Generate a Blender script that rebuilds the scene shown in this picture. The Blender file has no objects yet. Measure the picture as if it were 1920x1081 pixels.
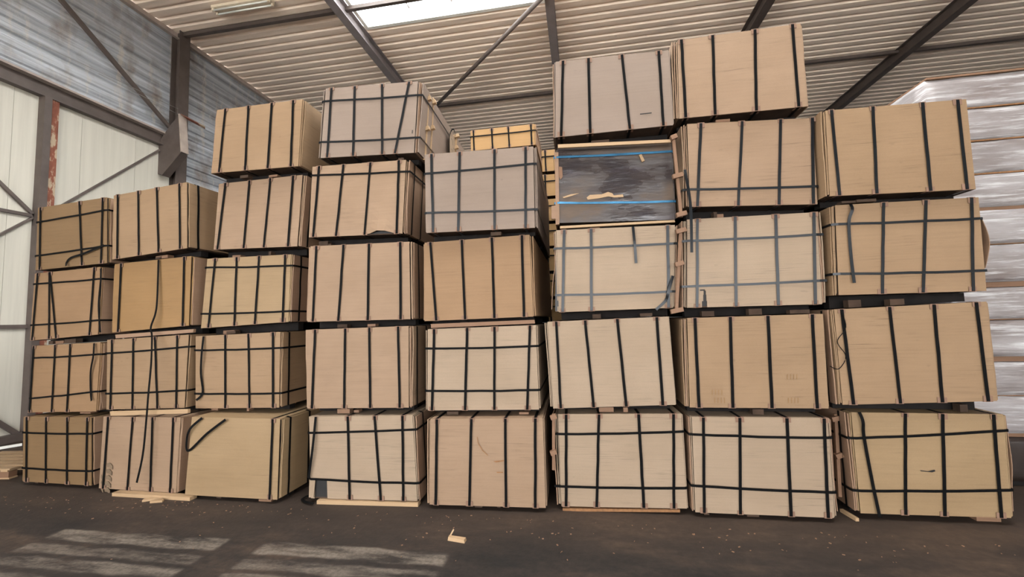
import bpy, math, random
from mathutils import Vector, Matrix, noise
random.seed(11)
S = bpy.context.scene
COL = S.collection

# ------------------------------------------------------------------ camera
FPX, YAW, PITCH, ROLL, CAM_H, CAM_D = 781.87, -0.1621, 0.0749, -0.02942, 1.98277, 4.52681
CAM = Vector((0, -CAM_D, CAM_H))
fw = Vector((math.sin(YAW)*math.cos(PITCH), math.cos(YAW)*math.cos(PITCH), math.sin(PITCH)))
r0 = Vector((math.cos(YAW), -math.sin(YAW), 0)); u0 = r0.cross(fw)
rt = math.cos(ROLL)*r0 + math.sin(ROLL)*u0
up = -math.sin(ROLL)*r0 + math.cos(ROLL)*u0
cd = bpy.data.cameras.new('camera'); cam = bpy.data.objects.new('camera', cd); COL.objects.link(cam)
cd.sensor_width = 36; cd.lens = FPX/1920*36; cd.clip_start = .05; cd.clip_end = 300
cam.matrix_world = Matrix(((rt.x, up.x, -fw.x, CAM.x), (rt.y, up.y, -fw.y, CAM.y), (rt.z, up.z, -fw.z, CAM.z), (0, 0, 0, 1)))
S.camera = cam
def ray(x, y): return fw + rt*((x-960)/FPX) - up*((y-540.5)/FPX)
def on_z(x, y, z=0.): d = ray(x, y); return CAM + d*((z-CAM.z)/d.z)
def on_x(x, y, X): d = ray(x, y); return CAM + d*((X-CAM.x)/d.x)
def on_y(x, y, Y): d = ray(x, y); return CAM + d*((Y-CAM.y)/d.y)

# ------------------------------------------------------------------ light
W = bpy.data.worlds.new('sky'); S.world = W; W.use_nodes = True
bg = W.node_tree.nodes['Background']; bg.inputs[0].default_value = (.975, .98, .99, 1); bg.inputs[1].default_value = 12.2
S.view_settings.view_transform = 'Standard'; S.view_settings.look = 'None'
S.view_settings.gamma = 1; S.view_settings.use_curve_mapping = False
S.view_settings.exposure = -0.08
ZC = 10.02; XL = -10.6; XR = 20.6; YF = -15.0; YB = 24.0
DOOR = (-9.5, 10.0, 5.6)                        # open gate in the wall behind the camera: x0, x1, height
DOOR2 = (-13.0, -8.0, 4.6)                      # unseen open gate added in the right-hand wall to light the left one: y0, y1, height
RAFT = [-5.6, -.45, 4.95, 10.1, 15.3]
BAYS = [(XL, RAFT[0])] + list(zip(RAFT[:-1], RAFT[1:])) + [(RAFT[-1], XR)]
SKYL = [(1, -4.2, 5.6), (2, -4.2, 5.0)]       # roof light openings: bay, y0, y1; the second is unseen, added to brighten pack sides
sl = bpy.data.lights.new('sun', 'SUN'); sl.energy = 52; sl.angle = .01; sl.color = (1, .97, .93)   # behind the hall: it lights the yard outside
so_ = bpy.data.objects.new('sun', sl); COL.objects.link(so_); so_.rotation_euler = (math.radians(-48), 0, math.radians(-6))
def portal(loc, rot, sx, sy):
    l = bpy.data.lights.new('daylight_portal', 'AREA'); l.shape = 'RECTANGLE'; l.size = sx; l.size_y = sy
    l.cycles.is_portal = True
    o = bpy.data.objects.new('daylight_portal', l); COL.objects.link(o); o.location = loc; o.rotation_euler = rot
portal(((DOOR[0]+DOOR[1])/2, YF-.2, DOOR[2]/2), (math.radians(90), 0, 0), DOOR[1]-DOOR[0], DOOR[2])
portal((XR+.2, (DOOR2[0]+DOOR2[1])/2, DOOR2[2]/2), (math.radians(90), 0, math.radians(90)), DOOR2[1]-DOOR2[0], DOOR2[2])
for b, y0, y1 in SKYL:
    x0, x1 = BAYS[b]; portal(((x0+x1)/2, (y0+y1)/2, ZC+.42), (0, 0, 0), x1-x0-.2, y1-y0)
# ------------------------------------------------------------------ materials
def nt(name):
    m = bpy.data.materials.new(name); m.use_nodes = True
    t = m.node_tree; return m, t, t.nodes['Principled BSDF']
def N(t, kind, **kw):
    n = t.nodes.new(kind)
    for k, v in kw.items():
        if k.startswith('_'): setattr(n, k[1:], v)
        else:
            n.inputs[k.replace('__', ' ')].default_value = v
    return n
def coords(t, scale, rnd=True, out='Object'):
    tc = t.nodes.new('ShaderNodeTexCoord'); mp = N(t, 'ShaderNodeMapping', Scale=scale)
    if rnd:
        oi = t.nodes.new('ShaderNodeObjectInfo'); mu = N(t, 'ShaderNodeVectorMath', _operation='MULTIPLY_ADD')
        cb = t.nodes.new('ShaderNodeCombineXYZ')
        for i in range(3): t.links.new(oi.outputs['Random'], cb.inputs[i])
        t.links.new(cb.outputs[0], mu.inputs[0]); mu.inputs[1].default_value = (37, 19, 53)
        t.links.new(tc.outputs[out], mu.inputs[2]); t.links.new(mu.outputs[0], mp.inputs[0])
    else: t.links.new(tc.outputs[out], mp.inputs[0])
    return mp.outputs[0]
def noise_tex(t, vec, scale=1, detail=4, rough=.55):
    n = N(t, 'ShaderNodeTexNoise', Scale=scale, Detail=detail, Roughness=rough); t.links.new(vec, n.inputs['Vector']); return n.outputs['Fac']
def ramp(t, fac, stops):
    r = t.nodes.new('ShaderNodeValToRGB'); e = r.color_ramp.elements
    while len(e) < len(stops): e.new(.5)
    for el, (p, c) in zip(e, stops): el.position = p; el.color = (*c, 1) if len(c) == 3 else c
    t.links.new(fac, r.inputs[0]); return r.outputs[0]
def mix(t, fac, a, b, mode='MIX'):
    m = t.nodes.new('ShaderNodeMix'); m.data_type = 'RGBA'; m.blend_type = mode
    for s, v in ((0, fac), (6, a), (7, b)):
        if hasattr(v, 'is_linked'): t.links.new(v, m.inputs[s])
        elif s == 0: m.inputs[0].default_value = v
        else: m.inputs[s].default_value = (*v, 1)
    return m.outputs[2]
def bump(t, p, h, strength, dist=.01):
    b = N(t, 'ShaderNodeBump', Strength=strength, Distance=dist); t.links.new(h, b.inputs['Height']); t.links.new(b.outputs[0], p.inputs['Normal'])
def srgb(r, g, b):
    f = lambda c: (c/255/12.92) if c/255 <= .04045 else ((c/255+.055)/1.055)**2.4
    return (f(r), f(g), f(b))
def mul(c, k): return tuple(x*k for x in c)
def wood(name, rgb, streak=.8, rough=.62, lines=.9):
    m, t, p = nt(name); c = srgb(*rgb)
    g1 = noise_tex(t, coords(t, (1.6, 1.6, 70)), 1, 5, .65)
    col = ramp(t, g1, [(.25, mul(c, .93)), (.5, c), (.75, mul(c, 1.04))])
    bl = noise_tex(t, coords(t, (1.3, 1.3, 1.9)), 1, 3)
    col = mix(t, 1, col, ramp(t, bl, [(.3, (.90, .885, .86)), (.65, (1, 1, 1))]), 'MULTIPLY')
    g2 = noise_tex(t, coords(t, (2.6, 2.6, 190)), 1, 3, .5)
    g3 = noise_tex(t, coords(t, (2.5, 2.5, 5)), 1, 2)
    li = N(t, 'ShaderNodeMath', _operation='MULTIPLY'); t.links.new(ramp(t, g2, [(.57, (0, 0, 0)), (.70, (1, 1, 1))]), li.inputs[0]); t.links.new(ramp(t, g3, [(.45, (0, 0, 0)), (.7, (1, 1, 1))]), li.inputs[1])
    l2 = N(t, 'ShaderNodeMath', _operation='MULTIPLY'); t.links.new(li.outputs[0], l2.inputs[0]); l2.inputs[1].default_value = lines
    col = mix(t, l2.outputs[0], col, mul(c, .42))
    fine = noise_tex(t, coords(t, (170, 170, 260)), 1, 1)
    col = mix(t, 1, col, ramp(t, fine, [(.3, (.93, .92, .90)), (.7, (1.0, 1.0, 1.0))]), 'MULTIPLY')
    kn = noise_tex(t, coords(t, (7, 7, 16)), 1, 2)
    col = mix(t, ramp(t, kn, [(.72, (0, 0, 0)), (.80, (.35, .35, .35))]), col, mul(c, .5))
    t.links.new(col, p.inputs['Base Color']); p.inputs['Roughness'].default_value = rough
    p.inputs['Specular IOR Level'].default_value = .25
    bump(t, p, g1, .12, .004); return m
def plain(name, rgb, rough=.6, metal=0., spec=.4, var=.15, scale=8, bmp=0.):
    m, t, p = nt(name); c = srgb(*rgb)
    n = noise_tex(t, coords(t, (scale,)*3), 1, 5)
    t.links.new(ramp(t, n, [(.3, mul(c, 1-var)), (.7, mul(c, 1+var))]), p.inputs['Base Color'])
    p.inputs['Roughness'].default_value = rough; p.inputs['Metallic'].default_value = metal; p.inputs['Specular IOR Level'].default_value = spec
    if bmp: bump(t, p, n, bmp, .01)
    return m
M = {}
M['ply'] = wood('ply_tan', (130, 106, 81))
M['ply_pale'] = wood('ply_pale', (139, 121, 102))
M['ply_pink'] = wood('ply_pinkish', (133, 110, 89))
M['ply_orange'] = wood('ply_orange', (128, 99, 64))
M['ply_yellow'] = wood('ply_yellowish', (134, 112, 84), lines=.5)
M['ply_grey'] = wood('ply_greyish', (121, 106, 95), lines=.2)
M['ply_brown_dim'] = wood('ply_brown_dim', (109, 86, 59))  # brown tint that also carries the dimmer light at the far stack
M['ply_warm'] = wood('ply_warm', (128, 101, 74), lines=.5)
M['ply_gold'] = wood('ply_golden', (142, 110, 70), lines=.12)
M['edge'] = wood('board_edge', (132, 106, 86), lines=.2)
M['timber'] = wood('pale_timber', (160, 134, 104))
M['timber_red'] = wood('reddish_timber', (118, 90, 70))
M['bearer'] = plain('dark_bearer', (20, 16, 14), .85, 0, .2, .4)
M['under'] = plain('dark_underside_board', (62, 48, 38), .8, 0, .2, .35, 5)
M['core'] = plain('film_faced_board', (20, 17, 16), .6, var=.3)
M['strap'] = plain('steel_strap', (10, 10, 10), .6, 0, .06, .25, 30)
M['strap_sky_glint'] = plain('sky_glint_strap', (58, 112, 146), .25, .5, .5, .3, 6)  # blue glint of the sky put into the strap colour
M['strap_glint'] = plain('glint_steel_strap', (15, 19, 23), .3, .35, .4, .25, 30)  # steel straps of upper packs, bluish sky reflection put into their colour
M['pad'] = plain('card_pad', (112, 86, 70), .8, var=.12)
M['steel'] = plain('brown_painted_steel', (84, 74, 69), .5, 0, .4, .18, 4)
M['steel_grey'] = plain('grey_steel', (134, 126, 126), .5, 0, .4, .12, 4)
M['steel_lite'] = plain('pale_steel_flange', (160, 146, 136), .5, 0, .4, .18, 4)
M['white'] = plain('white_kerb', (235, 235, 228), .6, var=.05)
M['cream'] = plain('cream_plastic', (226, 212, 190), .5, var=.05)
M['wire'] = plain('steel_wire', (150, 148, 145), .4, .5)
M['black'] = plain('gap_shade_and_marks', (16, 15, 15), .45, var=.3)  # flat black for painted slot shade, splits and tag marks
M['yard'] = plain('pale_bounce_yard', (206, 205, 202), .8, var=.1, scale=1)  # unseen yard, made pale to bounce light onto the ceiling
M['smudge'] = plain('rubber_smudge', (96, 80, 62), .85, var=.25, scale=30)
M['stain'] = plain('brown_stain', (120, 84, 52), .8, var=.25, scale=30)
def mat_deck():
    m, t, p = nt('roof_deck'); c = srgb(248, 229, 210)
    n = noise_tex(t, coords(t, (.6, 6, .6), False), 1, 5)
    col = ramp(t, n, [(.25, mul(c, .8)), (.7, mul(c, 1.05))])
    d = noise_tex(t, coords(t, (5, 9, 5), False), 1, 2)
    col = mix(t, ramp(t, d, [(.70, (0, 0, 0)), (.78, (.4, .4, .4))]), col, mul(c, .5))
    t.links.new(col, p.inputs['Base Color']); p.inputs['Roughness'].default_value = .55; return m
M['deck'] = mat_deck()
def mat_galv():
    m, t, p = nt('galvanised_wall_sheet'); c = srgb(178, 182, 188)
    n = noise_tex(t, coords(t, (1, .25, 7), False), 1, 6, .65)
    col = ramp(t, n, [(.32, mul(c, .45)), (.52, mul(c, .9)), (.68, mul(c, 1.4))])
    v = noise_tex(t, coords(t, (1, 5, .55), False), 1, 5, .65)
    col = mix(t, ramp(t, v, [(.54, (0, 0, 0)), (.68, (.6, .6, .6))]), col, srgb(206, 196, 182))
    r = noise_tex(t, coords(t, (1, 1.6, .8), False), 1, 5)
    col = mix(t, ramp(t, r, [(.5, (0, 0, 0)), (.68, (.7, .7, .7))]), col, srgb(118, 100, 84))
    t.links.new(col, p.inputs['Base Color']); p.inputs['Roughness'].default_value = .42; p.inputs['Metallic'].default_value = .1; return m
M['galv'] = mat_galv()
def mat_panel():
    m, t, p = nt('white_door_panel'); c = srgb(192, 187, 174)
    v = noise_tex(t, coords(t, (1, 9, .35), False), 1, 5, .6)
    col = ramp(t, v, [(.3, mul(c, .86)), (.6, c)])
    d = noise_tex(t, coords(t, (3, 9, 9), False), 1, 3)
    col = mix(t, ramp(t, d, [(.74, (0, 0, 0)), (.8, (.4, .4, .4))]), col, srgb(120, 105, 90))
    t.links.new(col, p.inputs['Base Color']); p.inputs['Roughness'].default_value = .5; return m
M['panel'] = mat_panel()
def mat_rust():
    m, t, p = nt('peeling_rusty_post')
    n = noise_tex(t, coords(t, (6, 6, 2.5), False), 1, 6, .65)
    col = ramp(t, n, [(.35, srgb(92, 48, 34)), (.55, srgb(126, 72, 52)), (.6, srgb(168, 148, 124))])
    t.links.new(col, p.inputs['Base Color']); p.inputs['Roughness'].default_value = .75; return m
M['rust'] = mat_rust()
def mat_film():
    m, t, p = nt('stretch_film_over_boards')
    a = noise_tex(t, coords(t, (1.6, 1.6, 22)), 1, 6, .65)
    b = noise_tex(t, coords(t, (.9, .9, 3)), 1, 4)
    col = ramp(t, b, [(.35, srgb(104, 94, 91)), (.65, srgb(146, 141, 141))])
    col = mix(t, ramp(t, a, [(.5, (0, 0, 0)), (.72, (.8, .8, .8))]), col, srgb(205, 205, 206))  # pale streaks: glossy highlights of the film put into its colour
    t.links.new(col, p.inputs['Base Color']); p.inputs['Roughness'].default_value = .28
    p.inputs['Coat Weight'].default_value = .6; p.inputs['Coat Roughness'].default_value = .12
    h = noise_tex(t, coords(t, (3, 3, 40)), 1, 4, .6)
    bump(t, p, h, .45, .02); return m
M['film'] = mat_film()
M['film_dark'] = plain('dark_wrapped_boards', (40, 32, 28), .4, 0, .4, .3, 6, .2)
def mat_darkfilm():
    m, t, p = nt('torn_dark_film')
    a = noise_tex(t, coords(t, (1.6, 1.6, 3.4)), 1, 4, .55)
    b = noise_tex(t, coords(t, (2, 2, 7)), 1, 5, .6)
    col = ramp(t, a, [(.35, srgb(40, 35, 37)), (.5, srgb(54, 46, 43)), (.65, srgb(78, 63, 50))])
    col = mix(t, ramp(t, b, [(.55, (0, 0, 0)), (.75, (.4, .4, .4))]), col, srgb(84, 80, 90))
    t.links.new(col, p.inputs['Base Color'])
    ro = ramp(t, a, [(.42, (.22,)*3), (.62, (.7,)*3)]); t.links.new(ro, p.inputs['Roughness'])
    h = noise_tex(t, coords(t, (1.6, 1.6, 6)), 1, 4, .5)
    bump(t, p, h, .5, .03); return m
M['darkfilm'] = mat_darkfilm()
def mat_pane():
    m = bpy.data.materials.new('roof_light_pane'); m.use_nodes = True; t = m.node_tree; t.nodes.clear()
    o = t.nodes.new('ShaderNodeOutputMaterial'); a = N(t, 'ShaderNodeBsdfTransparent', Color=(.96, .97, .97, 1)); b = N(t, 'ShaderNodeBsdfTranslucent', Color=(.9, .92, .93, 1))
    n = noise_tex(t, coords(t, (1.5, 1.5, 1.5), False), 1, 4)
    f = ramp(t, n, [(.3, (.06,)*3), (.7, (.16,)*3)])
    x = t.nodes.new('ShaderNodeMixShader'); t.links.new(f, x.inputs[0]); t.links.new(a.outputs[0], x.inputs[1]); t.links.new(b.outputs[0], x.inputs[2]); t.links.new(x.outputs[0], o.inputs[0]); return m
M['pane'] = mat_pane()
def mat_floor():
    m, t, p = nt('dirty_asphalt_floor')
    P = coords(t, (1, 1, 1), False)
    a = noise_tex(t, coords(t, (.45, 1.5, 1), False), 1, 7, .68)
    b = noise_tex(t, coords(t, (14, 14, 14), False), 1, 5, .7)
    col = ramp(t, a, [(.3, srgb(12, 10, 9)), (.5, srgb(37, 29, 24)), (.66, srgb(64, 50, 39))])
    col = mix(t, 1, col, ramp(t, b, [(.3, (.5,)*3), (.7, (1.3,)*3)]), 'MULTIPLY')
    sx = t.nodes.new('ShaderNodeSeparateXYZ'); t.links.new(P, sx.inputs[0])
    # dusty strip along the foot of the stacks, wheel tracks in front of it
    yy = N(t, 'ShaderNodeMath', _operation='MULTIPLY_ADD'); t.links.new(a, yy.inputs[0]); yy.inputs[1].default_value = .5; t.links.new(sx.outputs[1], yy.inputs[2])
    mr = N(t, 'ShaderNodeMapRange', **{'From Min': -.75, 'From Max': .25}); t.links.new(yy.outputs[0], mr.inputs[0])
    du = N(t, 'ShaderNodeMath', _operation='MULTIPLY'); t.links.new(mr.outputs[0], du.inputs[0]); du.inputs[1].default_value = .5
    col = mix(t, du.outputs[0], col, srgb(62, 48, 37))
    # worn white paint: two blocks, cut into bands by wheels
    def rng(sock, lo, hi, soft):
        x1 = N(t, 'ShaderNodeMapRange', _interpolation_type='SMOOTHSTEP', **{'From Min': lo-soft, 'From Max': lo+soft}); t.links.new(sock, x1.inputs[0])
        x2 = N(t, 'ShaderNodeMapRange', _interpolation_type='SMOOTHSTEP', **{'From Min': hi-soft, 'From Max': hi+soft, 'To Min': 1, 'To Max': 0}); t.links.new(sock, x2.inputs[0])
        q = N(t, 'ShaderNodeMath', _operation='MULTIPLY'); t.links.new(x1.outputs[0], q.inputs[0]); t.links.new(x2.outputs[0], q.inputs[1]); return q.outputs[0]
    def op(k, x, y):
        q = N(t, 'ShaderNodeMath', _operation=k)
        for i, v in enumerate((x, y)):
            if hasattr(v, 'is_linked'): t.links.new(v, q.inputs[i])
            else: q.inputs[i].default_value = v
        return q.outputs[0]
    wob = op('MULTIPLY', op('SUBTRACT', noise_tex(t, coords(t, (2.5, 2.5, 1), False), 1, 3), .5), .10)
    yw = op('ADD', sx.outputs[1], wob)
    blocks = op('MAXIMUM', rng(sx.outputs[0], BL1[0], BL1[1], .03), rng(sx.outputs[0], BL2[0], BL2[1], .03))
    bands = None
    for lo, hi, k in PBANDS:
        q = op('MULTIPLY', rng(yw, lo, hi, .02), k); bands = q if bands is None else op('MAXIMUM', bands, q)
    wear = ramp(t, noise_tex(t, coords(t, (1.7, 6, 1), False), 1, 6, .7), [(.40, (.05,)*3), (.60, (1,)*3)])
    mask = op('MULTIPLY', op('MULTIPLY', blocks, bands), wear)
    fine = ramp(t, noise_tex(t, coords(t, (30, 30, 1), False), 1, 4, .7), [(.35, (.55,)*3), (.6, (1,)*3)])
    col = mix(t, op('MULTIPLY', mask, fine), col, srgb(100, 91, 81))
    t.links.new(col, p.inputs['Base Color']); p.inputs['Roughness'].default_value = .78; p.inputs['Specular IOR Level'].default_value = .3
    bump(t, p, b, .35, .01); return m
BL1 = (-5.25, -3.35); BL2 = (-2.95, -1.2)
PBANDS = [(-1.12, -.93, 1.), (-1.34, -1.2, .75), (-1.54, -1.4, .8), (-1.8, -1.62, .7)]
M['floor'] = mat_floor()

# ------------------------------------------------------------------ mesh helpers
def link(name, me, mat, parent=None):
    o = bpy.data.objects.new(name, me); COL.objects.link(o)
    if mat is not None and not me.materials: me.materials.append(M[mat] if isinstance(mat, str) else mat)
    if parent is not None: o.parent = parent
    return o
def mesh(name, vs, fs, mat, parent=None, smooth=False):
    me = bpy.data.meshes.new(name); me.from_pydata([tuple(v) for v in vs], [], fs); me.update()
    if smooth: me.polygons.foreach_set('use_smooth', [True]*len(fs))
    return link(name, me, mat, parent)
HEX = [(0, 3, 2, 1), (4, 5, 6, 7), (0, 1, 5, 4), (1, 2, 6, 5), (2, 3, 7, 6), (3, 0, 4, 7)]
def box_v(x0, x1, y0, y1, z0, z1): return [(x0, y0, z0), (x1, y0, z0), (x1, y1, z0), (x0, y1, z0), (x0, y0, z1), (x1, y0, z1), (x1, y1, z1), (x0, y1, z1)]
def boxes(name, bl, mat, parent=None):
    vs, fs = [], []
    for b in bl:
        n = len(vs); vs += box_v(*b) if len(b) == 6 else b; fs += [tuple(i+n for i in f) for f in HEX]
    return mesh(name, vs, fs, mat, parent)
def bar(name, p0, p1, w, d, mat, parent=None, side=Vector((0, -1, 0))):
    """square timber from p0 to p1, w across the view of 'side', d along it"""
    p0, p1 = Vector(p0), Vector(p1); t = (p1-p0).normalized(); n = (side - t*side.dot(t)).normalized(); b = t.cross(n)
    vs = [p + b*sb*w/2 + n*sn*d/2 for p in (p0, p1) for sb, sn in ((-1, -1), (1, -1), (1, 1), (-1, 1))]
    return mesh(name, vs, HEX, mat, parent)
def tube(name, pts, r, mat, parent=None, k=8):
    pts = [Vector(p) for p in pts]; vs, fs = [], []
    for i, p in enumerate(pts):
        t = (pts[min(i+1, len(pts)-1)]-pts[max(i-1, 0)]).normalized(); a = t.cross(Vector((0, .3, 1)) if abs(t.z) < .95 else Vector((1, 0, 0))).normalized(); b = t.cross(a)
        vs += [p + (a*math.cos(j*2*math.pi/k)+b*math.sin(j*2*math.pi/k))*r for j in range(k)]
    for i in range(len(pts)-1):
        fs += [(i*k+j, i*k+(j+1) % k, (i+1)*k+(j+1) % k, (i+1)*k+j) for j in range(k)]
    fs += [tuple(reversed(range(k))), tuple(range((len(pts)-1)*k, len(pts)*k))]
    return mesh(name, vs, fs, mat, parent, True)
def spline(pts, n=6):
    pts = [Vector(p) for p in pts]; out = []
    for i in range(len(pts)-1):
        a, b, c, d = pts[max(i-1, 0)], pts[i], pts[i+1], pts[min(i+2, len(pts)-1)]
        for k in range(n):
            s = k/n; out.append(.5*((2*b)+(c-a)*s+(2*a-5*b+4*c-d)*s*s+(3*b-a-3*c+d)*s**3))
    return out+[pts[-1]]
def ribbon(name, pts, nrm, w, mat, parent, th=.002):
    """flat band along pts; nrm = outward normal at each point"""
    pts = [Vector(p) for p in pts]; vs, fs = [], []; L = len(pts)
    for i, p in enumerate(pts):
        t = (pts[min(i+1, L-1)]-pts[max(i-1, 0)]).normalized(); n = Vector(nrm[i] if isinstance(nrm, list) else nrm)
        b = t.cross(n); b.normalize(); n = b.cross(t).normalized()
        vs += [p-b*w/2, p+b*w/2, p+b*w/2+n*th, p-b*w/2+n*th]
    for i in range(L-1):
        fs += [(i*4+j, i*4+(j+1) % 4, i*4+4+(j+1) % 4, i*4+4+j) for j in range(4)]
    fs += [(3, 2, 1, 0), tuple(range(L*4-4, L*4))]
    return mesh(name, vs, fs, mat, parent)
def sheet(name, grid, off, mat, parent, hole=None, smooth=True):
    """board from a grid of points, thickened by off(i,j); hole(i,j) drops a cell"""
    R_, C_ = len(grid), len(grid[0]); vs = [p for row in grid for p in row]; n = len(vs)
    vs = vs + [p+off for p in vs]; fs = []; keep = set()
    for i in range(R_-1):
        for j in range(C_-1):
            if hole and hole(i, j): continue
            keep.add((i, j))
    for i, j in keep:
        a, b, c, d = i*C_+j, i*C_+j+1, (i+1)*C_+j+1, (i+1)*C_+j
        fs += [(a, b, c, d), (n+d, n+c, n+b, n+a)]
        for (di, dj), (e, f) in (((-1, 0), (a, b)), ((0, 1), (b, c)), ((1, 0), (c, d)), ((0, -1), (d, a))):
            if (i+di, j+dj) not in keep: fs.append((f, e, n+e, n+f))
    o = mesh(name, vs, fs, mat, parent)
    return o
def tag(o, label=None, cat=None, group=None, kind=None):
    for k, v in (('label', label), ('category', cat), ('group', group), ('kind', kind)):
        if v: o[k] = v
    return o
def empty(name, loc=(0, 0, 0), rz=0.):
    o = bpy.data.objects.new(name, None); o.empty_display_size = .2; COL.objects.link(o); o.location = loc; o.rotation_euler = (0, 0, rz); return o
# ------------------------------------------------------------------ the hall
fl = mesh('floor', [(XL-.4, YF-.2, 0), (XR+.2, YF-.2, 0), (XR+.2, YB+.3, 0), (XL-.4, YB+.3, 0)], [(0, 1, 2, 3)], 'floor')
yd = mesh('floor_outside', [(-60, -75, -.02), (90, -75, -.02), (90, YF-.2, -.02), (-60, YF-.2, -.02), (XR+.2, YF-.2, -.02), (90, 60, -.02), (XR+.2, 60, -.02)], [(0, 1, 2, 3), (4, 2, 5, 6)], 'yard'); tag(yd, kind='structure')
tag(fl, kind='structure')
ceil = tag(empty('ceiling', (0, 0, ZC)), kind='structure')
PITCH_R = .3; PROF = [(0, 0), (.165, 0), (.195, .055), (.27, .055)]
def roof_strip(x0, x1, y0, y1, parent, name='roof_sheet'):
    ys = []
    k = math.floor(y0/PITCH_R)
    while k*PITCH_R < y1:
        for dy, dz in PROF:
            y = k*PITCH_R+dy
            if y0 <= y <= y1: ys.append((y, dz))
        k += 1
    ys = [(y0, ys[0][1])]+ys+[(y1, ys[-1][1])]
    vs, fs = [], []
    for y, z in ys: vs += [(x0, y, z), (x1, y, z)]
    fs = [(2*i, 2*i+1, 2*i+3, 2*i+2) for i in range(len(ys)-1)]
    n = len(vs); vs += [(x0, y0, .14), (x1, y0, .14), (x0, y1, .14), (x1, y1, .14)]; fs.append((n, n+1, n+3, n+2))
    return mesh(name, vs, fs, 'deck', parent)
for b, (x0, x1) in enumerate(BAYS):
    cuts = sorted((a, c) for q, a, c in SKYL if q == b); y = YF-.2
    for a, c in cuts+[(YB+.2, None)]:
        yy = y
        while yy < a-.01:                      # sheets about five metres long
            y2 = min(a, yy+5.1) if a-(yy+5.1) > 1.5 else a
            roof_strip(x0, x1, yy, y2, ceil); yy = y2
        if c is not None: y = c
for i, (b, y0, y1) in enumerate(SKYL):
    x0, x1 = BAYS[b]; x0 += .11; x1 -= .11
    w = tag(empty('window_%d' % (i+1), ((x0+x1)/2, (y0+y1)/2, ZC)), 'white framed roof light between two rafters in the corrugated ceiling', kind='structure')
    hx, hy = (x1-x0)/2, (y1-y0)/2; c = .1
    boxes('roof_light_kerb', [(-hx, hx, -hy, -hy+c, .0, .45), (-hx, hx, hy-c, hy, .0, .45), (-hx, -hx+c, -hy+c, hy-c, .0, .45), (hx-c, hx, -hy+c, hy-c, .0, .45)], 'white', w)
    n = 4
    for k in range(n):
        a, d = -hx+c+(2*hx-2*c)*k/n, -hx+c+(2*hx-2*c)*(k+1)/n
        o = boxes('roof_light_pane', [(a+.015, d-.015, -hy+c, hy-c, .39, .396)], 'pane', w)
        if k: boxes('glazing_bar', [(a-.02, a+.02, -hy+c, hy-c, .36, .40)], 'steel_grey', w)
    for k in range(1, 7): boxes('glazing_bar', [(-hx+c, hx-c, hy-1.4*k-.02, hy-1.4*k+.02, .36, .385)], 'steel_grey', w)
def ibeam(name, a, b, w, h, mat, parent):
    """beam along y at x=a[0], hung under z=a[2]"""
    x, y0, z = a; y1 = b[1]; f = .022
    return boxes(name, [(x-w/2, x+w/2, y0, y1, z-f, z), (x-w/2, x+w/2, y0, y1, z-h, z-h+f), (x-.02, x+.02, y0, y1, z-h+f, z-f)], mat, parent)
for x in RAFT: ibeam('rafter', (x, YF, -.01), (x, YB), .22, .34, 'steel_grey' if x < 0 else 'steel', ceil)  # rafters on the gate side are a paler grey
for y in (4.72, 9.75, 14.8, 19.8, -.4, -5.5, -10.6):
    for x0, x1 in BAYS:
        boxes('purlin', [(x0+.02, x1-.02, y-.05, y+.05, -.11, -.012)], 'steel', ceil)
for xa, ya, xb, yb in ((RAFT[1], 4.72, RAFT[0], 9.95), (RAFT[3], -5.4, RAFT[2], -.4)):
    tube('roof_brace', [(xa, ya, -.42), (xb, yb, -.42)], .058, 'steel', ceil)
# left wall
wl = tag(empty('wall_left', (XL, 4.7, 0)), kind='structure')
wl_inv = Vector((XL, 4.7, 0))
def ribbed(y0, y1, z0, z1, parent, mat='galv', x=0., pitch=.26):
    zs = []; k = math.floor(z0/pitch)
    while k*pitch < z1:
        for dz, dx in ((0, 0), (.12, 0), (.15, -.035), (.23, -.035)):
            z = k*pitch+dz
            if z0 <= z <= z1: zs.append((z, dx))
        k += 1
    zs = [(z0, zs[0][1])]+zs+[(z1, zs[-1][1])]; vs, fs = [], []
    for z, dx in zs: vs += [(x+dx, y0-4.7, z), (x+dx, y1-4.7, z)]
    fs = [(2*i, 2*i+1, 2*i+3, 2*i+2) for i in range(len(zs)-1)]
    n = len(vs); vs += [(x-.09, y0-4.7, z0), (x-.09, y1-4.7, z0), (x-.09, y0-4.7, z1), (x-.09, y1-4.7, z1)]; fs.append((n, n+1, n+3, n+2))
    return mesh('wall_sheet', vs, fs, mat, parent)
for y0, y1 in ((YF, -10), (-10, -5.2), (-5.2, -.2), (-.2, 4.7)): ribbed(y0, y1, 7.0, ZC+.1, wl)
for y0, y1 in ((4.7, 9.75), (9.75, 14.8), (14.8, YB)): ribbed(y0, y1, 0, ZC+.1, wl)
def wb(name, x0, x1, y0, y1, z0, z1, mat): return boxes(name, [(x0, x1, y0-4.7, y1-4.7, z0, z1)], mat, wl)
def hcol(y):                                         # H section, flanges facing the hall and the wall
    boxes('steel_column', [(.24, .262, y-4.7-.15, y-4.7+.15, 0, ZC), (.0, .022, y-4.7-.15, y-4.7+.15, 0, ZC), (.022, .24, y-4.7-.012, y-4.7+.012, 0, ZC)], 'steel', wl)
for y in (-10.4, -5.3, -.25, 4.74, 9.75, 14.8, 19.8): hcol(y)
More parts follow.
